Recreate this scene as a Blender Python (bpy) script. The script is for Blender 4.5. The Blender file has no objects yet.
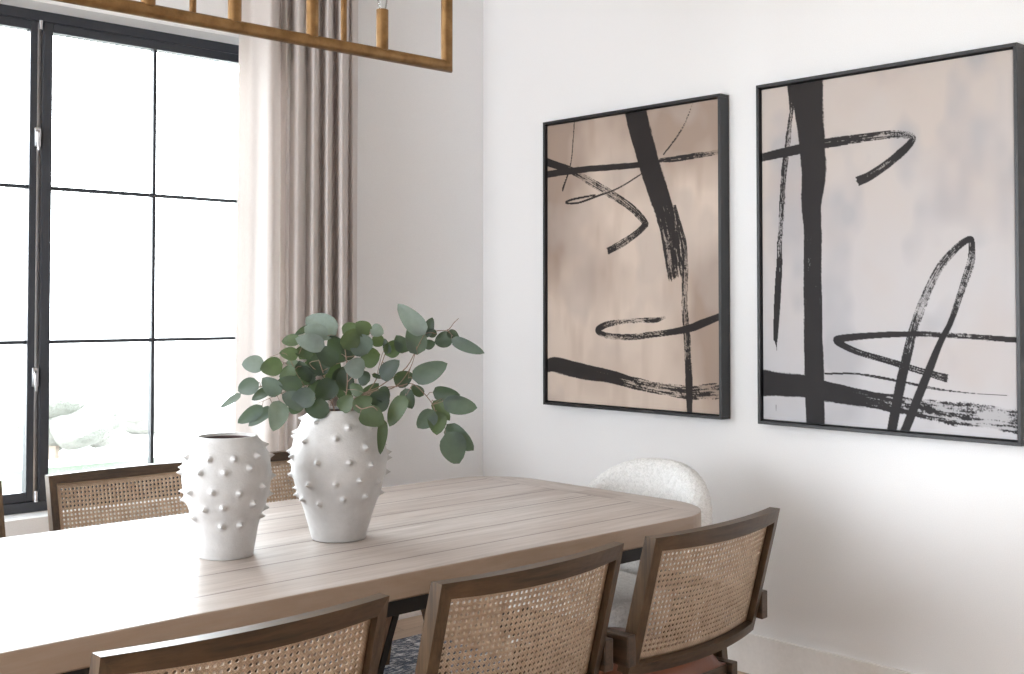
SKY = 14.0; EXPO = 0.19
import bpy, bmesh, math, random
import numpy as np
from mathutils import Vector, Matrix, noise as mnoise
from math import sin, cos, pi, radians, sqrt, atan2
SC = bpy.context.scene
COL = SC.collection
random.seed(4)

# ------------------------------------------------------------------ helpers
def link(o, parent=None):
    COL.objects.link(o)
    if parent: o.parent = parent
    return o

def mesh(name, v, f, m, parent=None, smooth=False, uv=None):
    me = bpy.data.meshes.new(name)
    me.from_pydata([tuple(p) for p in v], [], [tuple(q) for q in f]); me.update()
    for mm in (m if isinstance(m, (list, tuple)) else [m]): me.materials.append(mm)
    if smooth: me.polygons.foreach_set('use_smooth', [True]*len(me.polygons))
    return link(bpy.data.objects.new(name, me), parent)

def fin(name, bm, m, parent=None, smooth=False, loc=None):
    bmesh.ops.recalc_face_normals(bm, faces=bm.faces[:])
    me = bpy.data.meshes.new(name); bm.to_mesh(me); bm.free()
    for mm in (m if isinstance(m, (list, tuple)) else [m]): me.materials.append(mm)
    if smooth:
        me.polygons.foreach_set('use_smooth', [True]*len(me.polygons))
        me.set_sharp_from_angle(angle=radians(40))
    o = link(bpy.data.objects.new(name, me), parent)
    if loc: o.location = loc
    return o

def tag(o, label, cat, group=None, kind=None):
    o['label'] = label; o['category'] = cat
    if group: o['group'] = group
    if kind: o['kind'] = kind
    return o

def struct(o): o['kind'] = 'structure'; return o

def empty(name, loc=(0,0,0), rz=0):
    o = bpy.data.objects.new(name, None); COL.objects.link(o)
    o.location = loc; o.rotation_euler = (0,0,rz); o.empty_display_size = .1
    return o

def hexa(bm, c, bev=0):
    """8 corners: bottom ring 0-3, top ring 4-7"""
    vs = [bm.verts.new(p) for p in c]
    fs = [bm.faces.new([vs[i] for i in q]) for q in ((3,2,1,0),(4,5,6,7),(0,1,5,4),(1,2,6,5),(2,3,7,6),(3,0,4,7))]
    if bev:
        es = list({e for f in fs for e in f.edges})
        bmesh.ops.bevel(bm, geom=es, offset=bev, segments=2, profile=.5, affect='EDGES')

def box(bm, x0, x1, y0, y1, z0, z1, bev=0):
    hexa(bm, [(x0,y0,z0),(x1,y0,z0),(x1,y1,z0),(x0,y1,z0),(x0,y0,z1),(x1,y0,z1),(x1,y1,z1),(x0,y1,z1)], bev)

def tube(bm, pts, rad, seg=12, cap=True):
    pts = [Vector(p) for p in pts]; n = len(pts)
    if not isinstance(rad, (list, tuple)): rad = [rad]*n
    rings = []; ref = None
    for i, p in enumerate(pts):
        d1 = (pts[i]-pts[i-1]).normalized() if i else None
        d2 = (pts[i+1]-pts[i]).normalized() if i < n-1 else None
        t = ((d1 or d2)+(d2 or d1)).normalized()
        if ref is None:
            ref = t.orthogonal().normalized()
        else:
            ref = (ref - t*ref.dot(t)).normalized()
        b = t.cross(ref)
        k = 1/max(.5, t.dot(d2 or d1))
        bis = (d1 and d2) and (d2-d1)
        ring = []
        for j in range(seg):
            a = 2*pi*j/seg
            off = (ref*cos(a)+b*sin(a))*rad[i]
            if bis and bis.length > 1e-4:
                bn = bis.normalized(); off += bn*off.dot(bn)*(k-1)
            ring.append(bm.verts.new(p+off))
        rings.append(ring)
    for r0, r1 in zip(rings, rings[1:]):
        for j in range(seg):
            bm.faces.new((r0[j], r0[(j+1)%seg], r1[(j+1)%seg], r1[j]))
    if cap:
        bm.faces.new(rings[0][::-1]); bm.faces.new(rings[-1])

def one_tube(name, pts, rad, m, parent=None, seg=12):
    bm = bmesh.new(); tube(bm, pts, rad, seg); return fin(name, bm, m, parent, True)

def one_box(name, a, m, parent=None, bev=0):
    bm = bmesh.new(); box(bm, *a, bev=bev); return fin(name, bm, m, parent)

def copy_tree(o, parent=None):
    c = o.copy(); COL.objects.link(c); c.parent = parent
    for ch in list(o.children): copy_tree(ch, c)
    return c

# ------------------------------------------------------------------ materials
class NT:
    def __init__(s, name):
        s.m = bpy.data.materials.new(name); s.m.use_nodes = True
        s.t = s.m.node_tree; s.t.nodes.clear()
        s.out = s.t.nodes.new('ShaderNodeOutputMaterial')
    def n(s, typ, ins=None, **kw):
        nd = s.t.nodes.new('ShaderNode'+typ)
        for k, v in kw.items(): setattr(nd, k, v)
        for k, v in (ins or {}).items():
            if isinstance(v, bpy.types.NodeSocket): s.t.links.new(v, nd.inputs[k])
            else: nd.inputs[k].default_value = v
        return nd
    def ramp(s, fac, stops, interp='LINEAR'):
        r = s.n('ValToRGB', {'Fac': fac}); r.color_ramp.interpolation = interp
        e = r.color_ramp.elements
        while len(e) < len(stops): e.new(.5)
        for el, (p, c) in zip(e, stops):
            el.position = p; el.color = c if len(c) == 4 else (*c, 1)
        return r.outputs['Color']
    def math(s, op, a, b=0.0, c=0.0, clamp=False):
        nd = s.n('Math', {0: a, 1: b, 2: c}, operation=op); nd.use_clamp = clamp
        return nd.outputs[0]
    def mix(s, fac, a, b, blend='MIX'):
        nd = s.t.nodes.new('ShaderNodeMix'); nd.data_type = 'RGBA'; nd.blend_type = blend
        for k, v in ((0, fac), (6, a), (7, b)):
            if isinstance(v, bpy.types.NodeSocket): s.t.links.new(v, nd.inputs[k])
            else: nd.inputs[k].default_value = v
        return nd.outputs[2]
    def coord(s, scale=(1,1,1), rot=(0,0,0), out='Object'):
        tc = s.n('TexCoord')
        return s.n('Mapping', {'Vector': tc.outputs[out], 'Scale': scale, 'Rotation': rot}).outputs[0]
    def noise(s, vec, scale, detail=4, rough=.55, dist=0):
        return s.n('TexNoise', {'Vector': vec, 'Scale': scale, 'Detail': detail, 'Roughness': rough, 'Distortion': dist}).outputs[0]
    def bump(s, h, strength=.3, dist=.002, normal=None):
        d = {'Height': h, 'Strength': strength, 'Distance': dist}
        if normal: d['Normal'] = normal
        return s.n('Bump', d).outputs[0]
    def bsdf(s, **kw):
        d = {}
        for k, v in kw.items(): d[k.replace('_', ' ')] = v
        b = s.n('BsdfPrincipled', d)
        s.t.links.new(b.outputs[0], s.out.inputs['Surface'])
        return b

def lin(r, g, b):
    f = lambda c: (c/255/12.92 if c/255 <= .04045 else ((c/255+.055)/1.055)**2.4)
    return (f(r), f(g), f(b), 1)

def plain(name, col, rough=.5, metal=0, bump=0, bscale=60):
    t = NT(name); kw = dict(Base_Color=lin(*col), Roughness=rough, Metallic=metal)
    v = t.coord()
    n = t.noise(v, bscale)
    kw['Base_Color'] = t.mix(n, lin(*[max(0, c*.96) for c in col]), lin(*[min(255, c*1.03) for c in col]))
    if bump: kw['Normal'] = t.bump(n, bump)
    t.bsdf(**kw); return t.m

def wood(name, dark, light, axis='x', scale=1.0, rough=.42, contrast=1.0, bump=.12):
    t = NT(name)
    k = {'x': (.06, 1, 1), 'y': (1, .06, 1), 'z': (1, 1, .06)}[axis]
    v = t.coord(tuple(q*scale for q in k))
    a = t.noise(v, 26, 6, .6, .6)
    b = t.noise(v, 160, 3, .6)
    g = t.math('ADD', t.math('MULTIPLY', a, .7), t.math('MULTIPLY', b, .3))
    c = t.ramp(g, [(.5-.16/contrast, lin(*dark)), (.5+.16/contrast, lin(*light))])
    t.bsdf(Base_Color=c, Specular_IOR_Level=.42, Roughness=t.math('MULTIPLY_ADD', a, .15, rough-.07), Normal=t.bump(b, bump, .001))
    return t.m

M = {}
M['wall'] = plain('painted_plaster_wall', (240,240,241), .75, 0, .05, 300)
M['trimw'] = plain('white_trim_paint', (240,238,236), .45)
M['ceil'] = plain('ceiling_paint', (240,239,237), .85)
M['black'] = plain('black_window_metal', (50,53,60), .35)
M['blackm'] = plain('black_steel', (22,20,22), .5)
M['chrome'] = plain('silver_hardware', (205,206,210), .28, 1)
M['chair'] = wood('walnut_stain', (50,37,26), (96,74,53), 'x', 1.2, .38)
M['chairz'] = wood('walnut_stain_upright', (52,39,28), (102,80,58), 'z', 1.2, .38)
M['chairy'] = wood('walnut_stain_depth', (46,34,25), (86,65,48), 'y', 1.2, .4)
M['tside'] = wood('table_leg_wood', (120,98,82), (164,140,122), 'z', 1, .5)

def brass():
    t = NT('aged_brass')
    v = t.coord((1,1,1)); n = t.noise(v, 18, 4, .6)
    c = t.ramp(n, [(.3, lin(118,88,56)), (.7, lin(158,124,84))])
    t.bsdf(Base_Color=c, Metallic=.9, Roughness=.36)
    return t.m
M['brass'] = brass()

def tabletop():
    t = NT('washed_oak_table')
    tc = t.n('TexCoord').outputs['Object']
    sep = t.n('SeparateXYZ', {0: tc}); X, Y = sep.outputs[0], sep.outputs[1]
    q = t.math('DIVIDE', t.math('SUBTRACT', Y, 2.21), .166)
    fr = t.math('FRACT', t.math('ADD', q, 10.5))
    d = t.math('MULTIPLY', t.math('ABSOLUTE', t.math('SUBTRACT', fr, .5)), .166)
    ends = t.math('GREATER_THAN', t.math('ABSOLUTE', t.math('SUBTRACT', X, 1.367)), 1.378)   # breadboard ends
    seam = t.math('MULTIPLY', t.math('LESS_THAN', d, .0034), t.math('SUBTRACT', 1, ends))
    dx = t.math('ABSOLUTE', t.math('SUBTRACT', t.math('ABSOLUTE', t.math('SUBTRACT', X, 1.367)), 1.378))
    seam2 = t.math('MULTIPLY', t.math('LESS_THAN', dx, .0016), .7)
    idn = t.math('FLOOR', t.math('ADD', q, 10.5))
    wn = t.n('TexWhiteNoise', {'W': t.math('ADD', idn, t.math('MULTIPLY', ends, 33))}, noise_dimensions='1D').outputs[0]
    off = t.n('CombineXYZ', {0: t.math('MULTIPLY', wn, 7), 1: t.math('MULTIPLY', wn, 3), 2: 0}).outputs[0]
    p1 = t.n('VectorMath', {0: tc, 1: off}, operation='ADD').outputs[0]
    va = t.n('Mapping', {'Vector': p1, 'Scale': (.07,1,.5)}).outputs[0]
    vb = t.n('Mapping', {'Vector': p1, 'Scale': (1,.07,.5)}).outputs[0]
    vm = t.n('Mix', data_type='VECTOR')
    t.t.links.new(ends, vm.inputs[0]); t.t.links.new(va, vm.inputs[4]); t.t.links.new(vb, vm.inputs[5])
    v = vm.outputs[1]
    a = t.noise(v, 22, 7, .62, 1.0); b = t.noise(v, 150, 3, .6)
    g = t.math('ADD', t.math('MULTIPLY', a, .75), t.math('MULTIPLY', b, .25))
    c = t.ramp(g, [(.32, lin(142,131,124)), (.5, lin(175,165,158)), (.68, lin(196,188,183))])
    c = t.mix(t.math('MULTIPLY', wn, .25), c, lin(138,114,100))
    # long dark checks in the grain
    ck = t.noise(t.n('Mapping', {'Vector': p1, 'Scale': (.12,2.4,1)}).outputs[0], 9, 2, .5)
    ckm = t.ramp(ck, [(.715, (0,0,0)), (.74, (1,1,1))])
    c = t.mix(t.math('MULTIPLY', ckm, .6), c, lin(84,64,54))
    sm = t.math('MAXIMUM', seam, seam2)
    c = t.mix(t.math('MULTIPLY', sm, .7), c, lin(70,54,46))
    # the side faces of the slab are mixed browner than the top
    nz = t.n('SeparateXYZ', {0: t.n('NewGeometry').outputs['Normal']}).outputs[2]
    side = t.math('LESS_THAN', nz, .5)
    c = t.mix(t.math('MULTIPLY', side, .6), c, lin(156,130,104))
    h = t.math('SUBTRACT', t.math('MULTIPLY', b, .3), sm)
    t.bsdf(Base_Color=c, Roughness=t.math('MULTIPLY_ADD', a, .14, .34), Normal=t.bump(h, .35, .0012))
    return t.m
M['table'] = tabletop()

def planks():
    t = NT('oak_floor_planks')
    tc = t.coord()
    br = t.n('TexBrick', {'Vector': tc, 'Color1': lin(206,184,162), 'Color2': lin(190,168,146), 'Mortar': lin(120,96,78),
        'Scale': 1.0, 'Mortar Size': .0015, 'Brick Width': 1.9, 'Row Height': .18, 'Bias': 0.0})
    br.offset = .37
    g = t.noise(t.coord((.06,1,1)), 30, 5, .6, .6)
    c = t.mix(t.ramp(g, [(.35, (0,0,0)), (.65, (.5,.5,.5))]), br.outputs[0], lin(168,138,112))
    t.bsdf(Base_Color=c, Roughness=.42, Normal=t.bump(br.outputs[1], -.2, .001))
    return t.m
M['floor'] = planks()

def rugm():
    t = NT('woven_rug_yarn')
    a = t.noise(t.coord((14,75,1), (0,0,.1)), 1, 4, .7, 1.6)
    b = t.noise(t.coord((60,10,1)), 1, 3, .6, 1.0)
    g = t.math('ADD', t.math('MULTIPLY', a, .75), t.math('MULTIPLY', b, .25))
    c = t.ramp(g, [(.38, lin(34,38,48)), (.45, lin(120,128,145)), (.50, lin(50,55,68)), (.56, lin(226,226,228))])
    t.bsdf(Base_Color=c, Roughness=.95, Normal=t.bump(g, .8, .006))
    return t.m
M['rug'] = rugm()

def leather():
    t = NT('cognac_leather')
    v = t.coord(); n = t.noise(v, 220, 4); m = t.noise(v, 8, 3)
    c = t.mix(m, lin(92,47,25), lin(128,72,42))
    t.bsdf(Base_Color=c, Roughness=.42, Normal=t.bump(n, .2, .001)); return t.m
M['leather'] = leather()

def cane():
    t = NT('cane_webbing')
    uv = t.n('TexCoord').outputs['UV']
    s = t.n('SeparateXYZ', {0: uv}); X, Y = s.outputs[0], s.outputs[1]
    def line(e, k):     # thin parting between strands every 1/k cell
        f = t.math('FRACT', t.math('MULTIPLY', e, k))
        return t.math('ABSOLUTE', t.math('SUBTRACT', f, .5))
    h1 = line(X, 4); h2 = line(Y, 4)
    h3 = line(t.math('ADD', X, Y), 2); h4 = line(t.math('SUBTRACT', X, Y), 2)
    h = t.math('MINIMUM', t.math('MINIMUM', h1, h2), t.math('MINIMUM', h3, h4))
    v = t.coord(); n = t.noise(v, 35, 3)
    c = t.ramp(n, [(.3, lin(196,171,147)), (.7, lin(224,203,180))])
    c = t.mix(t.math('MULTIPLY', t.math('LESS_THAN', h, .07), .45), c, lin(122,98,78))
    b = t.bsdf(Base_Color=c, Roughness=.5, Normal=t.bump(h, .5, .002))
    tr = t.n('BsdfTranslucent', {'Color': c})
    mx = t.n('MixShader', {0: .22, 1: b.outputs[0], 2: tr.outputs[0]})
    t.t.links.new(mx.outputs[0], t.out.inputs['Surface'])
    return t.m
M['cane'] = cane()
M['spline'] = plain('cane_spline', (196,170,142), .5)

def ceramic():
    t = NT('white_rough_ceramic')
    v = t.coord(); n = t.noise(v, 22, 5, .6); m = t.noise(v, 260, 4, .7); sp = t.noise(v, 420, 2, .6)
    c = t.mix(n, lin(168,167,166), lin(206,205,205))
    pt = t.ramp(sp, [(.66, (0,0,0)), (.70, (1,1,1))])
    pat = t.ramp(t.noise(v, 6, 3), [(.45, (0,0,0)), (.6, (1,1,1))])
    c = t.mix(t.math('MULTIPLY', t.math('MULTIPLY', pt, pat), .55), c, lin(150,142,138))
    nz = t.n('SeparateXYZ', {0: t.n('TexCoord').outputs['Object']}).outputs[2]
    h = t.math('ADD', t.math('MULTIPLY', n, 1.2), t.math('MULTIPLY', m, .35))
    t.bsdf(Base_Color=c, Roughness=.42, Normal=t.bump(h, .45, .004)); return t.m
M['ceramic'] = ceramic()
M['vase_inside'] = plain('dark_vase_inside', (92,78,78), .8)  # vase inside coloured darker than the body

def boucle():
    t = NT('white_boucle')
    v = t.coord()
    vo = t.n('TexVoronoi', {'Vector': t.n('VectorMath', {0: v, 1: t.n('TexNoise', {'Vector': v, 'Scale': 60.0}).outputs[1]}, operation='ADD').outputs[0], 'Scale': 75.0, 'Randomness': 1.0})
    n = t.noise(v, 80, 4, .7, 1.5)
    h = t.math('ADD', t.math('MULTIPLY', n, 1.4), t.math('SUBTRACT', .6, vo.outputs[0]))
    c = t.ramp(n, [(.3, lin(214,213,211)), (.6, lin(242,241,240))])
    t.bsdf(Base_Color=c, Roughness=.95, Normal=t.bump(h, .45, .0025), Sheen_Weight=.0); return t.m
M['boucle'] = boucle()

def curtainm():
    t = NT('linen_curtain')
    w = t.noise(t.coord((400,400,60)), 1, 2)
    c = t.mix(w, lin(228,222,219), lin(240,235,232))
    b = t.n('BsdfDiffuse', {'Color': c, 'Normal': t.bump(w, .1, .001)})
    tr = t.n('BsdfTranslucent', {'Color': c})
    mx = t.n('MixShader', {0: .4, 1: b.outputs[0], 2: tr.outputs[0]})
    t.t.links.new(mx.outputs[0], t.out.inputs['Surface']); return t.m
M['curtain'] = curtainm()

def glass():
    t = NT('window_glass')
    fr = t.n('Fresnel', {'IOR': 1.45})
    g = t.n('BsdfGlossy', {'Roughness': .02}); tr = t.n('BsdfTransparent', {'Color': (.96,.975,.97,1)})
    mx = t.n('MixShader', {0: t.math('MULTIPLY', fr.outputs[0], .8), 1: tr.outputs[0], 2: g.outputs[0]})
    t.t.links.new(mx.outputs[0], t.out.inputs['Surface']); return t.m
M['glass'] = glass()

def leafm(name, front, back, rough=.55):
    t = NT(name)
    v = t.coord(); n = t.noise(v, 60, 3)
    bf = t.n('NewGeometry').outputs['Backfacing']
    cf = t.mix(n, lin(*[c*.88 for c in front]), lin(*[min(255, c*1.1) for c in front]))
    c = t.mix(bf, cf, lin(*back))
    b = t.bsdf(Base_Color=c, Roughness=rough)
    tr = t.n('BsdfTranslucent', {'Color': t.mix(.5, c, lin(110,130,60))})
    mx = t.n('MixShader', {0: .22, 1: b.outputs[0], 2: tr.outputs[0]})
    t.t.links.new(mx.outputs[0], t.out.inputs['Surface']); return t.m
M['leaf0'] = leafm('leaf_pale', (118,129,126), (108,119,114))
M['leaf1'] = leafm('leaf_grey_green', (82,94,90), (84,96,88))
M['leaf2'] = leafm('leaf_green', (72,86,62), (76,90,68))
M['leaf3'] = leafm('leaf_dark', (50,62,55), (58,72,58))
M['twig'] = plain('eucalyptus_twig', (132,108,92), .6)
M['twigp'] = plain('pale_twig', (205,196,176), .6)

def attrm():
    t = NT('painted_canvas')
    a = t.n('VertexColor', layer_name='paint')
    w = t.noise(t.coord((500,500,500)), 1, 2)
    t.bsdf(Base_Color=a.outputs[0], Roughness=.75, Specular_IOR_Level=.2, Normal=t.bump(w, .1, .0006)); return t.m
M['canvas'] = attrm()
M['frame'] = plain('black_frame_lacquer', (38,38,40), .38)
M['grass'] = plain('lawn_grass', (62,72,58), .9, 0, .4, 8)
M['path'] = plain('pale_concrete', (205,203,200), .8)
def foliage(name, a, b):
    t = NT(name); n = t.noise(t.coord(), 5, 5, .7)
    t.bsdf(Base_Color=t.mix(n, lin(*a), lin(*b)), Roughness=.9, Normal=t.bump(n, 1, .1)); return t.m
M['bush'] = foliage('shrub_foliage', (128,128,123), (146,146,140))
M['bark'] = plain('bark', (150,138,126), .9)
# ------------------------------------------------------------------ room shell
XW, YW, XL, YB, ZC = 3.69, 4.116, -3.2, -4.5, 3.0
def wall_with_hole(name, horiz, a0, a1, t0, t1, *holes):
    """horiz 'x': wall runs along x, thickness t0..t1 in y. hole = (b0,b1,z0,z1)"""
    bm = bmesh.new()
    def b(p0, p1, z0, z1):
        if horiz == 'x': box(bm, p0, p1, t0, t1, z0, z1)
        else: box(bm, t0, t1, p0, p1, z0, z1)
    p = a0
    for (b0, b1, z0, z1) in holes:
        b(p, b0, 0, ZC); b(b0, b1, 0, z0); b(b0, b1, z1, ZC); p = b1
    b(p, a1, 0, ZC)
    return struct(fin(name, bm, M['wall']))
WX0, WX1, WZ0, WZ1 = .80, 2.56, .645, 2.464
wall_with_hole('wall_front', 'x', XL-.2, XW+.2, YW, YW+.25, (-2.3, .35, WZ0, WZ1), (WX0, WX1, WZ0, WZ1))
wall_with_hole('wall_right', 'y', YB, YW, XW, XW+.2)
wall_with_hole('wall_left', 'y', YB, YW, XL-.2, XL, (1.1, 3.5, .1, 2.464))
wall_with_hole('wall_back', 'x', XL-.2, XW+.2, YB-.2, YB)
struct(one_box('floor', (XL-.2, XW+.2, YB-.2, YW+.25, -.1, 0), M['floor']))
struct(one_box('ceiling', (XL-.2, XW+.2, YB-.2, YW+.25, ZC, ZC+.1), M['ceil']))
for nm, a in (('baseboard_right', (XW-.015, XW, YB, YW, 0, .15)), ('baseboard_front', (XL, XW-.015, YW-.015, YW, 0, .15)),
              ('baseboard_left', (XL, XL+.015, YB, YW-.015, 0, .15)), ('baseboard_back', (XL+.015, XW-.015, YB, YB+.015, 0, .15))):
    struct(one_box(nm, a, M['trimw'], bev=.002))

# main window: casement | fixed light with muntins | casement
w1 = struct(empty('window_1', (0,0,0)))
yf0, yf1 = 4.235, 4.315
bm = bmesh.new(); o = .038
box(bm, WX0, WX1, yf0, yf1, WZ1-o, WZ1, .002); box(bm, WX0, WX1, yf0, yf1, WZ0, WZ0+o, .002)
box(bm, WX0, WX0+o, yf0, yf1, WZ0+o, WZ1-o, .002); box(bm, WX1-o, WX1, yf0, yf1, WZ0+o, WZ1-o, .002)
fin('window_frame', bm, M['black'], w1)
def sash(x0, x1, wl, wr, y0, y1, wt=.034, wb=.034, muntx=()):
    z0, z1 = WZ0+o, WZ1-o
    bm = bmesh.new()
    box(bm, x0, x0+wl, y0, y1, z0, z1, .002); box(bm, x1-wr, x1, y0, y1, z0, z1, .002)
    box(bm, x0+wl, x1-wr, y0, y1, z1-wt, z1, .002); box(bm, x0+wl, x1-wr, y0, y1, z0, z0+wb, .002)
    s = fin('sash', bm, M['black'], w1)
    ym = (y0+y1)/2
    bm = bmesh.new()
    for z in (1.256, 1.820): box(bm, x0+wl, x1-wr, ym-.012, ym+.012, z-.0065, z+.0065)
    for x in muntx: box(bm, x-.0065, x+.0065, ym-.0118, ym+.0118, z0+wb, z1-wt)
    fin('muntin', bm, M['black'], s)
    one_box('glass_pane', (x0+wl, x1-wr, ym-.002, ym+.002, z0+wb, z1-wt), M['glass'], s)
    return s
sash(.838, 1.624, .034, .026, 4.243, 4.285)
sash(1.643, 2.522, .034, .034, 4.238, 4.285, muntx=(2.083,))
one_box('weather_strip', (1.6235, 1.6435, 4.262, 4.30, WZ0+o, WZ1-o), M['chrome'], w1)
for z in (1.13, 2.0):
    bm = bmesh.new(); box(bm, 1.612, 1.634, 4.228, 4.243, z-.035, z+.035, .004)
    tube(bm, [(1.622,4.228,z+.02),(1.618,4.214,z+.012),(1.616,4.210,z-.02),(1.620,4.212,z-.05)], [.006,.006,.005,.004], 8)
    fin('latch', bm, M['chrome'], w1, True)
for z0_, z1_ in ((WZ0+.036, WZ0+.075), (WZ1-.07, WZ1-.036)):
    bm = bmesh.new(); tube(bm, [(1.630,4.233,z0_),(1.630,4.233,z1_)], .007, 10); fin('hinge_pin', bm, M['chrome'], w1, True)
# windows out of view to the left, added to light the room
def unseen_window(name, horiz, b0, b1, t, z0, z1):
    w = struct(empty(name))
    bm = bmesh.new()
    def b(p0, p1, q0, q1, d=.04):
        if horiz == 'x': box(bm, p0, p1, t-d/2, t+d/2, q0, q1)
        else: box(bm, t-d/2, t+d/2, p0, p1, q0, q1)
    b(b0, b0+.05, z0, z1); b(b1-.05, b1, z0, z1); b(b0+.05, b1-.05, z0, z0+.05); b(b0+.05, b1-.05, z1-.05, z1)
    for k in (1, 2): m_ = b0+(b1-b0)*k/3; b(m_-.03, m_+.03, z0+.05, z1-.05)
    fin('window_frame', bm, M['black'], w)
unseen_window('unseen_window_2', 'x', -2.3, .35, 4.28, WZ0, WZ1)
unseen_window('unseen_window_3', 'y', 1.1, 3.5, XL-.1, .1, WZ1)

# ------------------------------------------------------------------ outside
lawn = struct(one_box('lawn', (-40, 60, 4.6, 12.6, -.45, -.35), M['grass']))
struct(one_box('garden_path', (-40, 60, 12.6, 90, -.45, -.34), M['path']))
def shrub(x, y, r, h, label, name='garden_shrub', seed=0):
    rnd = random.Random(seed); t = empty(name, (x, y, -.35))
    bm = bmesh.new()
    for k in range(16):
        a = rnd.uniform(0, 2*pi); q = rnd.uniform(0, r*.62); zz = rnd.uniform(.28*h, .8*h)
        rr = rnd.uniform(.28, .45)*r
        mt = Matrix.Translation((q*cos(a), q*sin(a), zz)) @ Matrix.Diagonal((rr, rr, rr*.85, 1))
        res = bmesh.ops.create_icosphere(bm, subdivisions=3, radius=1, matrix=mt)
        for v in res['verts']:
            v.co += v.co.normalized()*mnoise.noise(v.co*3.1/r+Vector((seed, 0, 0)))*r*.18
    fin('foliage', bm, M['bush'], t, True)
    bm = bmesh.new(); tube(bm, [(0,0,0),(.03,0,.25*h),(0,.04,.55*h)], [.08*r,.06*r,.04*r], 8); fin('stem', bm, M['bark'], t, True)
    return tag(t, label, 'shrub', 'faint shrubs in the garden')
shrub(5.3, 13.3, .95, 1.05, 'pale round shrub seen through the middle window pane', seed=1)
shrub(3.2, 14.6, 1.0, 1.5, 'tall hazy shrub seen through the left casement', seed=2)
shrub(7.3, 15.2, .7, .8, 'small hazy shrub seen just left of the curtain', seed=3)

# ------------------------------------------------------------------ rug
bm = bmesh.new(); nx, ny = 60, 40
rx0, rx1, ry0, ry1 = -.35, 3.12, 1.30, 3.84
box(bm, rx0, rx1, ry0, ry1, 0.0005, .011, .003)
tag(fin('rug', bm, M['rug']), 'woven black, blue-grey and white rug under the dining table', 'rug')

# ------------------------------------------------------------------ table
tb = empty('dining_table', (1.367, 2.61, 0))
TX0, TX1, TY0, TY1, TZ0, TZ1 = -.132, 2.866, 2.088, 3.132, .721, .78
def rr_outline(ins):
    pts = []; rx, ry = .215, .215; n = 16
    x0, x1, y0, y1 = TX0+ins, TX1-ins, TY0+ins, TY1-ins
    for cx, cy, a0 in ((x1-rx, y0+ry, -90), (x1-rx, y1-ry, 0), (x0+rx, y1-ry, 90), (x0+rx, y0+ry, 180)):
        for k in range(n+1):
            a = radians(a0+90*k/n); pts.append((cx+rx*cos(a), cy+ry*sin(a)))
    return pts
rings = [(TZ0, .004), (TZ0+.004, 0), (TZ1-.0035, 0), (TZ1-.001, .001), (TZ1, .0035)]
v = []; f = []; N = len(rr_outline(0))
for z, ins in rings: v += [(x, y, z) for x, y in rr_outline(ins)]
for k in range(len(rings)-1):
    for j in range(N): f.append((k*N+j, k*N+(j+1)%N, (k+1)*N+(j+1)%N, (k+1)*N+j))
f.append(tuple(range(N))[::-1]); f.append(tuple(range(4*N, 5*N)))
tt = mesh('tabletop', v, f, M['table'], tb); tt.location = (-1.367, -2.61, 0)
bm = bmesh.new()
for y in (2.115, 3.035): box(bm, -1.32, 1.32, y-2.61, y+.07-2.61, .680, .7205, .001)
for x in (-1.25, -.35, .35, 1.18): box(bm, x, x+.07, 2.185-2.61, 3.035-2.61, .682, .7204, .001)
fin('steel_frame', bm, M['blackm'], tb)
for sx in (-1, 1):
    for sy in (-1, 1):
        bm = bmesh.new()
        # leg leans in towards the foot
        xt, xb = sx*.264, sx*.02; yc = sy*.42
        hexa(bm, [(xb-.038, yc-.02, 0.012), (xb+.038, yc-.02, 0.012), (xb+.038, yc+.02, 0.012), (xb-.038, yc+.02, 0.012),
                  (xt-.038, yc-.02, .6795), (xt+.038, yc-.02, .6795), (xt+.038, yc+.02, .6795), (xt-.038, yc+.02, .6795)], .002)
        lg = fin('leg', bm, M['tside'], tb)
        bm = bmesh.new(); e = .038 if sx > 0 else -.038; s2 = .016 if sx > 0 else -.016
        a, b = sorted((e, e+s2))
        hexa(bm, [(xb+a, yc-.024, 0.012), (xb+b, yc-.024, 0.012), (xb+b, yc+.024, 0.012), (xb+a, yc+.024, 0.012),
                  (xt+a, yc-.024, .6795), (xt+b, yc-.024, .6795), (xt+b, yc+.024, .6795), (xt+a, yc+.024, .6795)])
        fin('steel_edge', bm, M['blackm'], lg)
tag(tb, 'long washed oak plank dining table with rounded corners', 'table')

# ------------------------------------------------------------------ cane chair
BW, BT = .558, .033
ZB, ZT, YBt, YTp = .505, .84, -.170, -.255
LEAN = Vector((0, YTp-YBt, ZT-ZB)); HL = LEAN.length
Lv = LEAN.normalized(); Nv = Vector((0, -Lv.z, Lv.y))     # Nv points to the rear of the chair
def bp(s, t, d):
    """s across, t along the lean from the bottom, d towards the rear"""
    bow = .032*(1-(2*s/BW)**2)
    return Vector((s, YBt, ZB)) + Lv*t + Nv*(d+bow)
def rail(bm, t0, t1):
    n = 20; rows = []
    for k in range(n+1):
        u = -1+2*k/n
        so = u*BW/2; si = u*(BW/2-.026)
        top_out = t1 > HL-.001
        s0, s1 = (si, so) if top_out else (so, si)
        q = [bp(s0,t0,-BT/2), bp(s0,t0,BT/2), bp(s1,t1,BT/2), bp(s1,t1,-BT/2)]
        if top_out: q[2].z = q[3].z = ZT+.001
        rows.append([bm.verts.new(p) for p in q])
    for a, b in zip(rows, rows[1:]):
        for j in range(4): bm.faces.new((a[j], a[(j+1)%4], b[(j+1)%4], b[j]))
    bm.faces.new(rows[0]); bm.faces.new(rows[-1][::-1])
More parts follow.
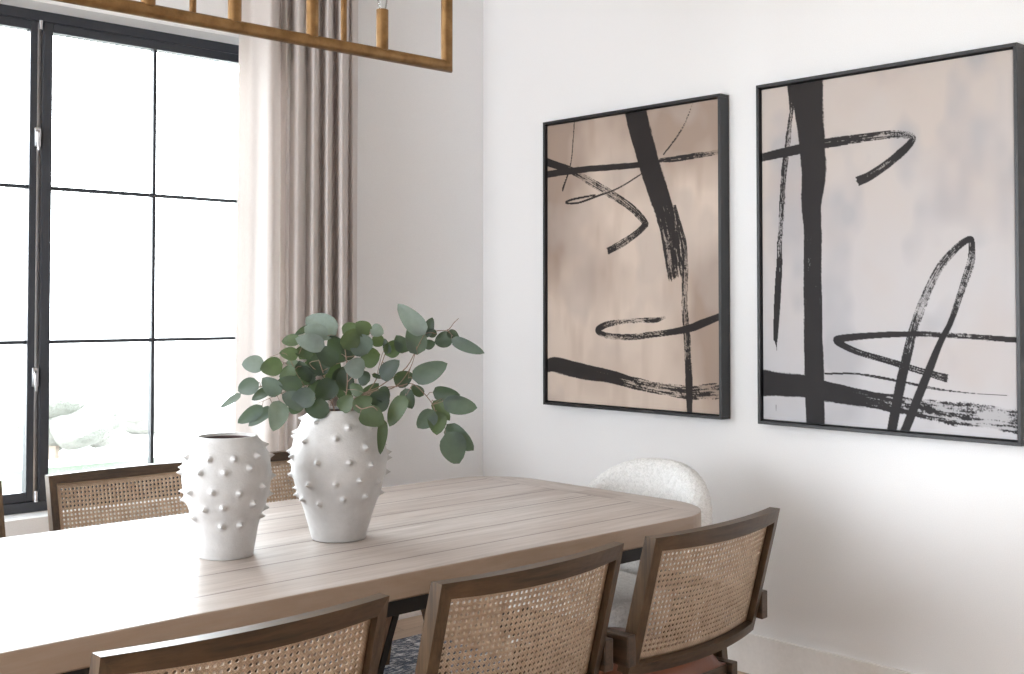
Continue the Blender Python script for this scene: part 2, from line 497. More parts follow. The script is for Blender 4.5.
def stile(bm, sg):
    n = 6; rows = []
    for k in range(n+1):
        so = sg*BW/2; si = sg*(BW/2-.026)
        to = HL*k/n; ti = .028+(HL-.056)*k/n
        q = [bp(so,to,-BT/2), bp(so,to,BT/2), bp(si,ti,BT/2), bp(si,ti,-BT/2)]
        if k == n: q[0].z = q[1].z = ZT+.001
        rows.append([bm.verts.new(p) for p in q])
    for a, b in zip(rows, rows[1:]):
        for j in range(4): bm.faces.new((a[j], a[(j+1)%4], b[(j+1)%4], b[j]))
    bm.faces.new(rows[0]); bm.faces.new(rows[-1][::-1])

def cane_panel(parent):
    nx_, ny_ = 37, 21
    sx, sy = (BW-.052)/nx_, (HL-.056)/ny_
    vd = {}; v = []; f = []; uvs = []
    def vert(a, b):
        k = (round(a*1000), round(b*1000))
        if k not in vd:
            vd[k] = len(v); v.append(bp(-BW/2+.026+a*sx, .028+b*sy, -.004)); uvs.append((a, b))
        return vd[k]
    for i in range(nx_):
        for j in range(ny_):
            c = [(0,0),(.5,0),(1,0),(1,.5),(1,1),(.5,1),(0,1),(0,.5)]
            if i in (0, nx_-1) or j in (0, ny_-1):
                f.append([vert(i+a, j+b) for a, b in c]); continue
            r = .29
            oc = [(-.7071,-.7071),(0,-1),(.7071,-.7071),(1,0),(.7071,.7071),(0,1),(-.7071,.7071),(-1,0)]
            co = [vert(i+a, j+b) for a, b in c]; ci = [vert(i+.5+r*a, j+.5+r*b) for a, b in oc]
            for k in range(8): f.append([co[k], co[(k+1)%8], ci[(k+1)%8], ci[k]])
    ob = mesh('cane_panel', v, f, M['cane'], parent, True)
    me = ob.data; ul = me.uv_layers.new(name='UVMap')
    for lp in me.loops: ul.data[lp.index].uv = uvs[lp.vertex_index]
    sm = ob.modifiers.new('s', 'SOLIDIFY'); sm.thickness = .002; sm.offset = 0
    # spline bead round the edge
    bm = bmesh.new()
    for d in (-.007,):
        e = .0285
        P = [bp(-BW/2+e+(BW-2*e)*k/16, e+.002, d) for k in range(17)]
        tube(bm, P, .0026, 6)
        P = [bp(-BW/2+e+(BW-2*e)*k/16, HL-e-.002, d) for k in range(17)]
        tube(bm, P, .0026, 6)
        for sg in (-1, 1): tube(bm, [bp(sg*(BW/2-e-.001), e+(HL-2*e)*k/4, d) for k in range(5)], .0026, 6)
    fin('spline', bm, M['spline'], ob, True)

def make_chair():
    t = empty('cane_armchair')
    bm = bmesh.new(); rail(bm, HL-.028, HL)
    bk = fin('backrest_rail', bm, M['chair'], t)
    bm = bmesh.new(); rail(bm, 0, .028); fin('bottom_rail', bm, M['chair'], bk)
    for sg_ in (-1, 1):
        bm = bmesh.new(); stile(bm, sg_); fin('stile', bm, M['chairz'], bk)
    cane_panel(bk)
    for s in (-1, 1):
        xi = s*.281; xo = s*.311
        a, b = sorted((xi, xo))
        # arm: a board on edge, a little rounded at the front
        bm = bmesh.new()
        hexa(bm, [(a,-.212,.532),(b,-.212,.532),(b,.14,.56),(a,.14,.56),(a,-.212,.607),(b,-.212,.607),(b,.14,.612),(a,.14,.612)], .003)
        fin('armrest', bm, M['chairy'], t)
        # compass legs below the arm
        xa, xb_ = a+.001, b-.001
        bm = bmesh.new()
        hexa(bm, [(xa,-.125,.012),(xb_,-.125,.012),(xb_,-.09,.012),(xa,-.09,.012),(xa,-.070,.5345),(xb_,-.070,.5345),(xb_,.0,.5365),(xa,.0,.5365)], .002)
        fin('leg', bm, M['chairz'], t)
        bm = bmesh.new()
        hexa(bm, [(xa,.255,.012),(xb_,.255,.012),(xb_,.295,.012),(xa,.295,.012),(xa,.002,.537),(xb_,.002,.537),(xb_,.08,.54),(xa,.08,.54)], .002)
        fin('leg', bm, M['chairz'], t)
        # seat rail between the legs
        c, d = sorted((s*.250, s*.280))
        fin('seat_rail', (lambda q: (box(q, c, d, -.135, .30, .345, .405, .003), q)[1])(bmesh.new()), M['chairy'], t)
    for y0 in (-.12, .262):
        one_box('cross_rail', (-.2495, .2495, y0, y0+.028, .347, .400), M['chair'], t, .002)
    # cushion: domed pad
    bm = bmesh.new(); n = 18; rows = []
    x0, x1, y0, y1 = -.246, .246, -.118, .292
    prof = []
    vs = {}
    def dome(u, w): return (max(0,1-abs(u)**4)*max(0,1-abs(w)**4))**.45
    top = [[bm.verts.new((x0+(x1-x0)*(i/n), y0+(y1-y0)*(j/n), .404+.060*dome(2*i/n-1, 2*j/n-1))) for j in range(n+1)] for i in range(n+1)]
    for i in range(n):
        for j in range(n): bm.faces.new((top[i][j], top[i+1][j], top[i+1][j+1], top[i][j+1]))
    ring = [top[i][0] for i in range(n+1)]+[top[n][j] for j in range(1,n+1)]+[top[i][n] for i in range(n-1,-1,-1)]+[top[0][j] for j in range(n-1,0,-1)]
    low = [bm.verts.new((p.co.x, p.co.y, .4006)) for p in ring]
    for k in range(len(ring)):
        k2 = (k+1)%len(ring); bm.faces.new((ring[k], low[k], low[k2], ring[k2]))
    bm.faces.new(low[::-1])
    cu = fin('seat_cushion', bm, M['leather'], t, True); cu['label'] = 'cognac leather seat pad'
    return t
CH = [(1.054, 2.020, 0, 'cane-backed wooden armchair nearest the camera, at bottom left, its top rail catching the window light'),
      (1.732, 2.030, radians(1.8), 'cane-backed wooden armchair in the middle of the near side of the table'),
      (2.381, 2.041, radians(3.2), 'cane-backed wooden armchair beside the rounded corner, with cognac leather seat showing'),
      (1.757, 3.497, pi, 'cane-backed armchair across the table in front of the window, behind the small vase'),
      (2.425, 3.497, pi, 'cane-backed armchair across the table, half hidden between and behind the two vases'),
      (1.052, 3.497, pi, 'armchair across the table at the far left, only the edge of its frame showing')]
proto = make_chair()
for i, (x, y, rz, lab) in enumerate(CH):
    c = proto if i == 0 else copy_tree(proto)
    c.location = (x, y, .0115); c.rotation_euler = (0, 0, rz)
    tag(c, lab, 'chair', 'cane armchairs round the dining table')
    c.location.z = 0.0

# ------------------------------------------------------------------ boucle end chair
bc = empty('boucle_chair', (2.92, 2.615, 0))
def shell():
    nphi, nz = 72, 26; v = []; f = []
    half = .345; th = .08
    def topz(y, back):
        q = min(1, abs(y)/half)
        return .47+.38*(1-q**2.6)**(1/2.6)
    # plan path: from the front of one arm round the back to the other
    P = []
    for k in range(nphi+1):
        a = radians(-112+224*k/nphi)
        x = .0+.21*cos(a) if abs(a) <= pi/2 else .0+.42*cos(a)
        y = .302*sin(a) if abs(a) <= pi/2 else .302*(1 if a > 0 else -1)*(1-.08*(abs(a)-pi/2))
        tx = Vector((cos(a)/.21, sin(a)/.302, 0)).normalized()
        P.append((Vector((x, y, 0)), tx, a))
    prof = []
    m_ = 12
    for k, (p, nrm, a) in enumerate(P):
        yo = p.y
        h = topz(yo*1.10, a)
        h = max(h, .49)
        z0 = .24
        ring = []
        # closed loop round the cross-section: outer up, rounded top, inner down
        for j in range(9): ring.append((th/2, z0+(h-th/2-z0)*j/8))
        for j in range(1, 8): b = pi*j/8; ring.append((th/2*cos(b), h-th/2+th/2*sin(b)))
        for j in range(9): ring.append((-th/2, h-th/2-(h-th/2-z0)*j/8))
        for (d, z) in ring:
            q = p+nrm*d
            rake = max(0, (z-.45))*.16
            v.append((q.x+rake, q.y, z))
    R = 25; 
    for k in range(nphi):
        for j in range(R): f.append((k*R+j, (k+1)*R+j, (k+1)*R+(j+1)%R, k*R+(j+1)%R))
    f.append(tuple(range(R))); f.append(tuple(range(nphi*R, nphi*R+R))[::-1])
    return v, f
v, f = shell()
ob = mesh('backrest', v, f, M['boucle'], bc, True)
def curls(ob, lv):
    bv = ob.modifiers.new('s', 'SUBSURF'); bv.levels = bv.render_levels = lv
    for sz, st in ((.009, .0065), (.004, .0025)):
        tx = bpy.data.textures.new('curl', 'CLOUDS'); tx.noise_scale = sz; tx.noise_depth = 1
        dm = ob.modifiers.new('d', 'DISPLACE'); dm.texture = tx; dm.strength = st; dm.mid_level = .5; dm.texture_coords = 'LOCAL'
curls(ob, 3)
def pad(name, x0, x1, y0, y1, z0, z1, bev, m, parent):
    bm = bmesh.new(); box(bm, x0, x1, y0, y1, z0, z1)
    bmesh.ops.bevel(bm, geom=bm.edges[:], offset=bev, segments=5, profile=.5, affect='EDGES')
    bmesh.ops.subdivide_edges(bm, edges=[e for e in bm.edges if e.calc_length() > .1], cuts=9, use_grid_fill=True)
    return fin(name, bm, m, parent, True)
curls(pad('seat', -.265, .15, -.242, .242, .245, .47, .035, M['boucle'], bc), 3)
for sx, sy in ((-.2,-.19),(-.2,.19),(.13,-.15),(.13,.15)):
    one_tube('leg', [(sx*1.1, sy*1.1, .0115), (sx, sy, .246)], [.012, .02], M['chairz'], bc, 12)
tag(bc, 'white boucle chair with arched back at the right end of the table', 'chair')
# ------------------------------------------------------------------ curtain
def catmull(P, n):
    out = []
    Q = [2*np.array(P[0])-np.array(P[1])]+[np.array(p, float) for p in P]+[2*np.array(P[-1])-np.array(P[-2])]
    for i in range(1, len(Q)-2):
        for k in range(n):
            t = k/n; a, b, c, d = Q[i-1], Q[i], Q[i+1], Q[i+2]
            out.append(.5*((2*b)+(-a+c)*t+(2*a-5*b+4*c-d)*t*t+(-a+3*b-3*c+d)*t**3))
    out.append(Q[-2]); return out
path = [(2.349,4.085),(2.375,4.075),(2.396,4.050),(2.389,3.970),(2.386,3.915),(2.410,3.910),(2.453,3.950),(2.495,4.000),(2.493,3.970),(2.503,3.965),(2.557,4.032),(2.526,3.950),(2.530,3.920),(2.570,3.950),(2.633,4.028),(2.608,3.960),(2.606,3.925),(2.642,3.950),(2.706,4.028),(2.680,3.960),(2.675,3.925),(2.713,3.955),(2.784,4.040),(2.744,3.950),(2.742,3.915),(2.791,3.960),(2.852,4.032),(2.844,4.000),(2.860,4.000),(2.916,4.060)]
pp = catmull(path, 7); nz = 30; n = len(pp)
v = []; f = []
cx0 = 2.62
for j in range(nz+1):
    z = .015+(2.80-.015)*j/nz; k = (z-1.4)/1.4
    for i, p in enumerate(pp):
        wob = .006*sin(i*.21+z*1.7)
        sx = 1-.012*k
        v.append((cx0+(p[0]-cx0)*sx+wob*.5, p[1]*(1)+(4.0-p[1])*(.10*k)+wob, z))
for j in range(nz):
    for i in range(n-1): f.append((j*n+i, j*n+i+1, (j+1)*n+i+1, (j+1)*n+i))
cu = mesh('curtain', v, f, M['curtain'], None, True)
sm = cu.modifiers.new('s', 'SOLIDIFY'); sm.thickness = .0025
tag(cu, 'pleated floor-length oatmeal linen curtain at the right of the window', 'curtain')
rod = empty('curtain_rod', (1.7, 4.0, 2.80))
one_tube('rod', [(-1.15,0,.02),(1.30,0,.02)], .012, M['blackm'], rod, 12)
for x in (-1.0, 1.26): one_tube('bracket', [(x,0,.022),(x,.114,.022)], .008, M['blackm'], rod, 8)
tag(rod, 'black curtain rod above the window', 'curtain rod')

# ------------------------------------------------------------------ vases
def make_vase(name, x, y, H, prof, spikes, rim_in, label, seed):
    """prof: (z fraction, radius); spikes: (angle, z, size)"""
    t = empty(name, (x, y, .7803))
    NA, NZ = 432, 230
    zs = np.array([p[0] for p in prof])*H; rs = np.array([p[1] for p in prof])
    # smooth interpolation through the profile
    q = np.array([np.array(c) for c in catmull([(a, b) for a, b in zip(zs, rs)], 12)])
    tt_ = np.linspace(0, 1, NZ); L = np.concatenate([[0], np.cumsum(np.hypot(*np.diff(q, axis=0).T))]); L /= L[-1]
    Z = np.interp(tt_, L, q[:,0]); Rr = np.interp(tt_, L, q[:,1])
    A = np.linspace(0, 2*pi, NA, endpoint=False)
    ZZ, AA = np.meshgrid(Z, A, indexing='ij'); RR = np.repeat(Rr[:,None], NA, 1)
    D = np.zeros_like(RR); rnd = random.Random(seed)
    for (a, z, s) in spikes:
        da = (AA-a+pi)%(2*pi)-pi
        r0 = np.interp(z, Z, Rr)
        d = np.sqrt((da*r0)**2+((ZZ-z)*1.05)**2)
        D = np.maximum(D, s*np.clip(1-d/.0095, 0, 1)**1.35*.0125) 
        D += .0026*np.exp(-(d/.0125)**2)-.0010*np.exp(-((d-.024)/.009)**2)
    D += .0005*np.sin(AA*5+ZZ*60)*np.sin(ZZ*90+1+AA*2)
    edge = np.clip(np.minimum((H-ZZ)/.012, ZZ/.01), 0, 1); D *= edge
    RR = RR+D
    v = [(RR[i,j]*cos(A[j]), RR[i,j]*sin(A[j]), ZZ[i,j]) for i in range(NZ) for j in range(NA)]
    f = [(i*NA+j, i*NA+(j+1)%NA, (i+1)*NA+(j+1)%NA, (i+1)*NA+j) for i in range(NZ-1) for j in range(NA)]
    # lip rolled over to the mouth
    base = len(v); rt = Rr[-1]
    lip = [(rt-.003, H+.0015), (rt-.006, H), (rt-.008, H-.006)]
    for r_, z_ in lip: v += [(r_*cos(a), r_*sin(a), z_) for a in A]
    last = (NZ-1)*NA
    for k in range(3):
        a0 = last if k == 0 else base+(k-1)*NA
        f += [(a0+j, a0+(j+1)%NA, base+k*NA+(j+1)%NA, base+k*NA+j) for j in range(NA)]
    f.append(tuple(range(NA))[::-1])
    mesh('vase_body', v, f, M['ceramic'], t, True)
    # inside wall
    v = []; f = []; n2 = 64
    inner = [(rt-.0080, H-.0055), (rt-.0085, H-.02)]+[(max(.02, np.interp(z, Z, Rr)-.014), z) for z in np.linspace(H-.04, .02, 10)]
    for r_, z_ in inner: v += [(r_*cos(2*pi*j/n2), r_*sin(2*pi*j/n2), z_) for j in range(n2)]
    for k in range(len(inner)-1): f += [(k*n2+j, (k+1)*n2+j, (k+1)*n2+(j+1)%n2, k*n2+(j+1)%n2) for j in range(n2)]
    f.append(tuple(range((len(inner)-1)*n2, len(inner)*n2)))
    i_ = mesh('vase_interior', v, f, M['vase_inside'], t, True); i_['label'] = 'dark inside of the vase'
    tag(t, label, 'vase', 'spiked ceramic vases on the table')
    return t
def spikes_from(cx_, top_, sc_, H, Rf, pts, seed, ang0, rows):
    out = []
    for (px, py) in pts:
        z = H-(py-top_)*sc_; r = Rf(z); s = max(-1, min(1, (px-cx_)*sc_/r))
        out.append((ang0+math.asin(s), z, 1.0))
    # round the back, the same spacing
    rnd = random.Random(seed)
    for k, z in enumerate(rows):
        for j in range(5):
            out.append((ang0+pi*.64+pi*.72*j/4+(k%2)*.2*1+rnd.uniform(-.06,.06), z+rnd.uniform(-.006,.006), 1.0))
    return out
# direction from each vase to the camera gives the angle of its visible face
VB = (1.757, 2.523); VS = (1.437, 2.537)
aB = atan2(-VB[1], -VB[0]); aS = atan2(-VS[1], -VS[0])
HB, HS = .335, .288
profB = [(0,.0655),(.008,.0695),(.02,.0712),(.21,.089),(.33,.103),(.45,.116),(.60,.124),(.76,.118),(.91,.098),(.975,.083),(1.0,.077)]
profS = [(0,.0600),(.009,.0640),(.022,.0657),(.28,.078),(.41,.091),(.54,.102),(.67,.106),(.80,.103),(.925,.088),(.98,.076),(1.0,.072)]
def interp(prof, H):
    return lambda z: float(np.interp(z/H, [p[0] for p in prof], [p[1] for p in prof]))
scB = 2.62e-3/4.216
ptB = [(110,92),(175,98),(300,118),(385,118),(440,85),(68,150),(130,175),(252,162),(370,200),(50,230),(80,245),(180,260),(305,258),(392,275),
       (478,240),(468,265),(75,325),(145,355),(252,345),(345,335),(420,352),(462,325),(97,410),(122,422),(188,432),(282,410),(368,405),(448,412)]
# pixel columns of the close-up: vase axis at 265, mouth at 60
make_vase('spiked_vase', VB[0], VB[1], HB, profB, spikes_from(265, 58, scB, HB, interp(profB, HB), ptB, 1, aB, (.30,.27,.235,.20,.165,.13)), .08,
          'larger white ceramic vase covered in small spikes, holding eucalyptus', 1)
scS = 2.47e-3/3.965
ptS = [(50,208),(82,208),(160,212),(248,210),(332,205),(383,175),(400,218),(58,270),(128,262),(215,260),(305,248),(92,340),(172,335),(268,340),(398,300),(352,325),
       (65,382),(145,405),(210,395),(318,388),(385,372),(105,443),(205,470),(272,468),(350,450),(388,425)]
make_vase('spiked_vase', VS[0], VS[1], HS, profS, spikes_from(222, 140, scS, HS, interp(profS, HS), ptS, 2, aS, (.24,.215,.18,.15,.12,.09)), .06,
          'smaller white ceramic vase covered in small spikes, empty, left of the eucalyptus', 2)

# ------------------------------------------------------------------ eucalyptus
Rv = Vector((cos(radians(43.3)), -sin(radians(43.3)), 0)); Fv = Vector((sin(radians(43.3)), cos(radians(43.3)), 0))
VO = Vector((VB[0], VB[1], .78+HB)); S = 2.62e-3
def P3(a, b, d=0): return VO+Rv*((a-338)*S)+Vector((0,0,1))*((408-b)*S)-Fv*d       # d towards the room
A_ = lambda x, y: (220+x/5.617, 300+y/5.617)
B_ = lambda x, y: (300+x/5.611, 300+y/5.611)
C_ = lambda x, y: (380+x/3.964, 295+y/3.964)
# (frame, base, tip, width, tone, depth, branch)
LV = [
(A_,(265,345),(146,350),78,0,.05,'L'),(A_,(455,222),(353,220),56,2,.03,'U'),(A_,(448,300),(355,285),60,2,.04,'U'),(A_,(365,352),(256,372),84,2,.05,'L'),
(A_,(140,508),(34,584),32,0,.06,'L'),(A_,(243,446),(129,492),76,1,.07,'L'),(A_,(362,508),(266,430),78,1,.06,'L'),(A_,(300,482),(188,545),46,3,.04,'L'),
(A_,(268,570),(136,668),62,1,.08,'L'),(A_,(318,590),(192,676),54,1,.06,'L'),(A_,(368,540),(352,690),88,0,.10,'L'),(A_,(478,470),(352,440),76,3,.06,'L'),
(A_,(440,400),(345,412),70,2,.05,'L'),(A_,(505,580),(390,508),82,1,.09,'L'),(A_,(395,600),(482,575),52,3,.05,'L'),(A_,(370,346),(445,356),44,0,.02,'L'),
(A_,(508,140),(430,184),30,3,.02,'U'),(A_,(448,252),(508,315),80,2,.02,'U'),(A_,(460,362),(505,445),62,3,.03,'L'),
(B_,(195,195),(32,92),118,0,.01,'U'),(B_,(158,205),(48,148),88,0,.05,'U'),(B_,(150,250),(8,208),80,0,.06,'U'),(B_,(85,215),(0,320),74,2,.03,'U'),
(B_,(215,345),(110,262),84,3,.05,'U'),(B_,(150,405),(45,300),92,3,.02,'U'),(B_,(255,262),(325,160),84,2,.07,'C'),(B_,(390,185),(325,122),70,2,.04,'C'),
(B_,(385,290),(310,195),104,1,.05,'C'),(B_,(235,180),(315,135),62,2,.02,'C'),(B_,(395,150),(464,178),58,0,.04,'C'),(B_,(405,200),(464,240),58,2,.03,'C'),
(B_,(335,320),(438,300),96,2,.02,'C'),(B_,(378,362),(278,360),92,0,.08,'C'),(B_,(400,438),(338,405),66,3,.06,'C'),(B_,(268,500),(232,385),80,3,.03,'C'),
(B_,(205,438),(110,535),98,3,.05,'L'),(B_,(110,505),(-12,545),90,1,.09,'L'),(B_,(185,605),(55,575),86,3,.08,'L'),(B_,(240,600),(305,520),72,2,.07,'C'),
(B_,(318,590),(412,530),72,2,.09,'M'),(B_,(412,575),(500,520),96,3,.07,'M'),(B_,(365,600),(485,655),96,2,.12,'D'),(B_,(362,505),(285,470),56,2,.05,'C'),
(B_,(462,425),(515,345),60,3,.03,'M'),(B_,(498,292),(474,214),34,3,.03,'M'),(B_,(408,405),(468,425),20,3,.05,'M'),(B_,(255,335),(170,205),100,3,.0,'U'),
(B_,(50,470),(-5,345),90,3,.0,'L'),(B_,(180,470),(260,380),90,3,-.02,'C'),(B_,(120,440),(190,330),95,3,-.02,'U'),(B_,(60,540),(130,450),90,3,-.01,'L'),
(B_,(200,300),(300,240),95,3,-.02,'C'),(B_,(10,430),(70,330),80,2,-.02,'L'),(B_,(250,560),(200,470),70,3,-.02,'C'),(B_,(330,560),(420,470),60,3,-.02,'C'),
(C_,(178,150),(80,40),62,0,.05,'R'),(C_,(146,230),(128,112),68,1,.04,'R'),(C_,(178,165),(198,88),38,3,.02,'R'),(C_,(222,150),(176,140),28,3,.02,'R'),
(C_,(172,200),(212,183),32,3,.03,'R'),(C_,(108,218),(66,160),50,3,.02,'M'),(C_,(20,232),(72,180),52,2,.03,'M'),(C_,(285,170),(212,178),52,3,.01,'T'),
(C_,(262,138),(306,172),30,3,.01,'T'),(C_,(278,168),(400,222),40,1,.03,'T'),(C_,(128,322),(257,268),66,1,.05,'R'),(C_,(8,324),(72,254),52,3,.05,'M'),
(C_,(58,348),(120,305),52,3,.03,'R'),(C_,(205,378),(305,388),48,3,.02,'B'),(C_,(246,412),(373,440),60,1,.04,'B'),(C_,(98,362),(122,438),46,3,.03,'B'),
(C_,(168,392),(122,355),34,3,.02,'B'),(C_,(106,385),(46,494),52,2,.08,'B'),(C_,(214,442),(156,510),58,1,.06,'B'),(C_,(222,450),(226,532),60,2,.04,'B'),
(C_,(208,410),(270,480),42,2,.03,'B'),(C_,(262,502),(358,604),62,1,.03,'B'),(C_,(258,532),(312,645),84,1,.06,'B'),(C_,(26,470),(14,602),32,2,.11,'D'),
(C_,(-10,372),(38,400),52,3,.06,'M')]
ST = {  # branch twigs: polylines in the same plane as the leaves, (u, v, depth)
'L': [[(338,470,0),(334,405,.02),(312,395,.04),(290,388,.05),(268,383,.06),(250,388,.06)],[(312,395,.04),(298,372,.04),(284,360,.04),(268,362,.05)],[(290,388,.05),(262,400,.07)],[(268,383,.06),(246,390,.06)],[(298,372,.04),(288,352,.05),(272,355,.05)]],
'U': [[(336,470,-.01),(332,405,0),(324,375,.02),(318,350,.03),(326,335,.03)],[(318,350,.03),(302,340,.04)],[(324,375,.02),(310,362,.03),(322,358,.05)],[(318,350,.03),(310,328,.02)]],
'C': [[(342,470,0),(345,405,.03),(348,380,.04),(347,355,.05),(345,340,.05)],[(348,380,.04),(356,372,.05),(366,366,.05)],[(347,355,.05),(358,352,.05),(370,332,.04)],[(345,340,.05),(360,335,.03)]],
'M': [[(344,470,.01),(350,400,.04),(366,392,.05),(376,378,.04),(382,360,.03),(386,350,.03),(394,342,.02)],[(376,378,.04),(382,352,.03),(387,348,.03)],[(366,392,.05),(380,388,.06)],[(382,360,.03),(396,374,.03)]],
'R': [[(340,470,.02),(352,402,.04),(372,392,.04),(396,384,.04),(410,366,.04),(416,348,.04),(424,332,.04)],[(396,384,.04),(404,384,.04)],[(410,366,.04),(408,376,.04)],[(416,348,.04),(416,345,.04),(417,352,.04)]],
'T': [[(346,470,-.01),(352,400,0),(380,384,0),(405,366,.0),(420,338,.01),(434,330,.01),(446,329,.01),(452,322,.0),(457,317,.0)],[(446,329,.01),(451,334,.02)]],
'B': [[(350,470,.02),(356,402,.05),(376,388,.04),(398,384,.04),(412,382,.03),(424,392,.03),(432,402,.04),(436,412,.04),(444,424,.04)],[(432,402,.04),(441,396,.03)],[(432,402,.04),(442,399,.04)],[(412,382,.03),(407,392,.06)]],
'D': [[(352,470,.03),(358,406,.09),(366,404,.11),(378,402,.12),(386,414,.11)]],
}
NAMES = {'L': 'eucalyptus branch reaching left with broad grey-green leaves low over the vase rim',
 'U': 'eucalyptus branch at upper left of the bunch with the largest pale round leaves',
 'C': 'upright eucalyptus branch in the centre of the bunch with one pale round front leaf',
 'M': 'short eucalyptus branch with small dark green leaves just right of centre',
 'R': 'eucalyptus branch rising right, ending in a tall pointed pale leaf',
 'T': 'thinnest eucalyptus branch at upper right ending in a bare twig tip',
 'B': 'eucalyptus branch drooping to the lower right with long pointed leaves',
 'D': 'short eucalyptus sprig hanging down over the right side of the vase rim'}
def leaf_geo(base, tip, width, rnd, camdir):
    ax = (tip-base); L = ax.length*1.07; ax.normalize()
    side = ax.cross(camdir).normalized(); nrm = side.cross(ax).normalized()
    if nrm.dot(camdir) < 0: nrm = -nrm; side = -side
    tilt = rnd.uniform(-.5, .5); side2 = side*cos(tilt)+nrm*sin(tilt); nrm2 = nrm*cos(tilt)-side*sin(tilt)
    w = width/cos(tilt); n = 10; v = []; f = []
    roundness = min(1, width/L)
    for i in range(n+1):
        t = i/n
        # ovate outline, wider near the base when long
        q = (sin(pi*t**(.64+.2*roundness)))**.6 if 0 < t < 1 else .0
        hw = w*.63*q
        bend = .10*L*(t*t-t*.3)
        c = base+ax*L*t-nrm2*bend
        for s in (-1, -.5, 0, .5, 1):
            fold = abs(s)*hw*.28+.012*L*sin(t*9+s*2)*abs(s)
            v.append(c+side2*s*hw+nrm2*fold)
    for i in range(n):
        for j in range(4): f.append((i*5+j, i*5+j+1, (i+1)*5+j+1, (i+1)*5+j))
    return v, f, nrm2
rl = random.Random(11)
for key, label in NAMES.items():
    root = P3(*ST[key][0][1])
    t = empty('eucalyptus_branch', (root.x, root.y, root.z))
    bm = bmesh.new()
    nodes = []
    for k, pl in enumerate(ST[key]):
        pts = [P3(a, b, d) for a, b, d in pl]
        if k == 0:
            # foot of the stem stands inside the vase
            pts[0] = Vector((VB[0], VB[1], .78+.10))+Rv*((pl[0][0]-342)*S*1.2)
            # pass through the mouth, inside the rim
            m = Vector((VO.x, VO.y, VO.z))
            off = (pts[1]-m); off.z = 0
            if off.length > .055: off = off.normalized()*.055
            pts[1] = Vector((m.x+off.x, m.y+off.y, m.z+.004))
        sp = [Vector(q) for q in catmull([tuple(p) for p in pts], 5)]
        nodes += sp if k else sp[6:]
        r0 = .0019 if k == 0 else .0011
        tube(bm, [p-root for p in sp], [r0*(1-.55*i/(len(sp)-1)) for i in range(len(sp))], 6)
    # leaves with stalks to the nearest twig
    allv = []; allf = []; mats = []
    for (fr, b, e, w, tone, d, br) in LV:
        if br != key: continue
        sc = 5.617 if fr is A_ else 5.611 if fr is B_ else 3.964
        pb, pe = P3(*fr(*b), d), P3(*fr(*e), d+rl.uniform(-.012, .022))
        cam = (Vector((0,0,1.38))-pb).normalized()
        v_, f_, nn = leaf_geo(pb, pe, w/sc*S, rl, cam)
        k0 = len(allv); allv += [q-root for q in v_]; allf += [tuple(i+k0 for i in q) for q in f_]; mats += [tone]*len(f_)
        near = min(nodes, key=lambda q: (q-pb).length)
        if (near-pb).length < .13:
            mid = (near+pb)/2+Vector((0,0,.004))
            tube(bm, [near-root, mid-root, pb-root], [.0010, .0008, .0007], 5, False)
    fin('twig', bm, M['twig'], t, True)
    lv = mesh('leaves', allv, allf, [M['leaf0'], M['leaf1'], M['leaf2'], M['leaf3']], t, True)
    lv.data.polygons.foreach_set('material_index', mats)
    tag(t, label, 'branch', 'eucalyptus branches in the large vase')

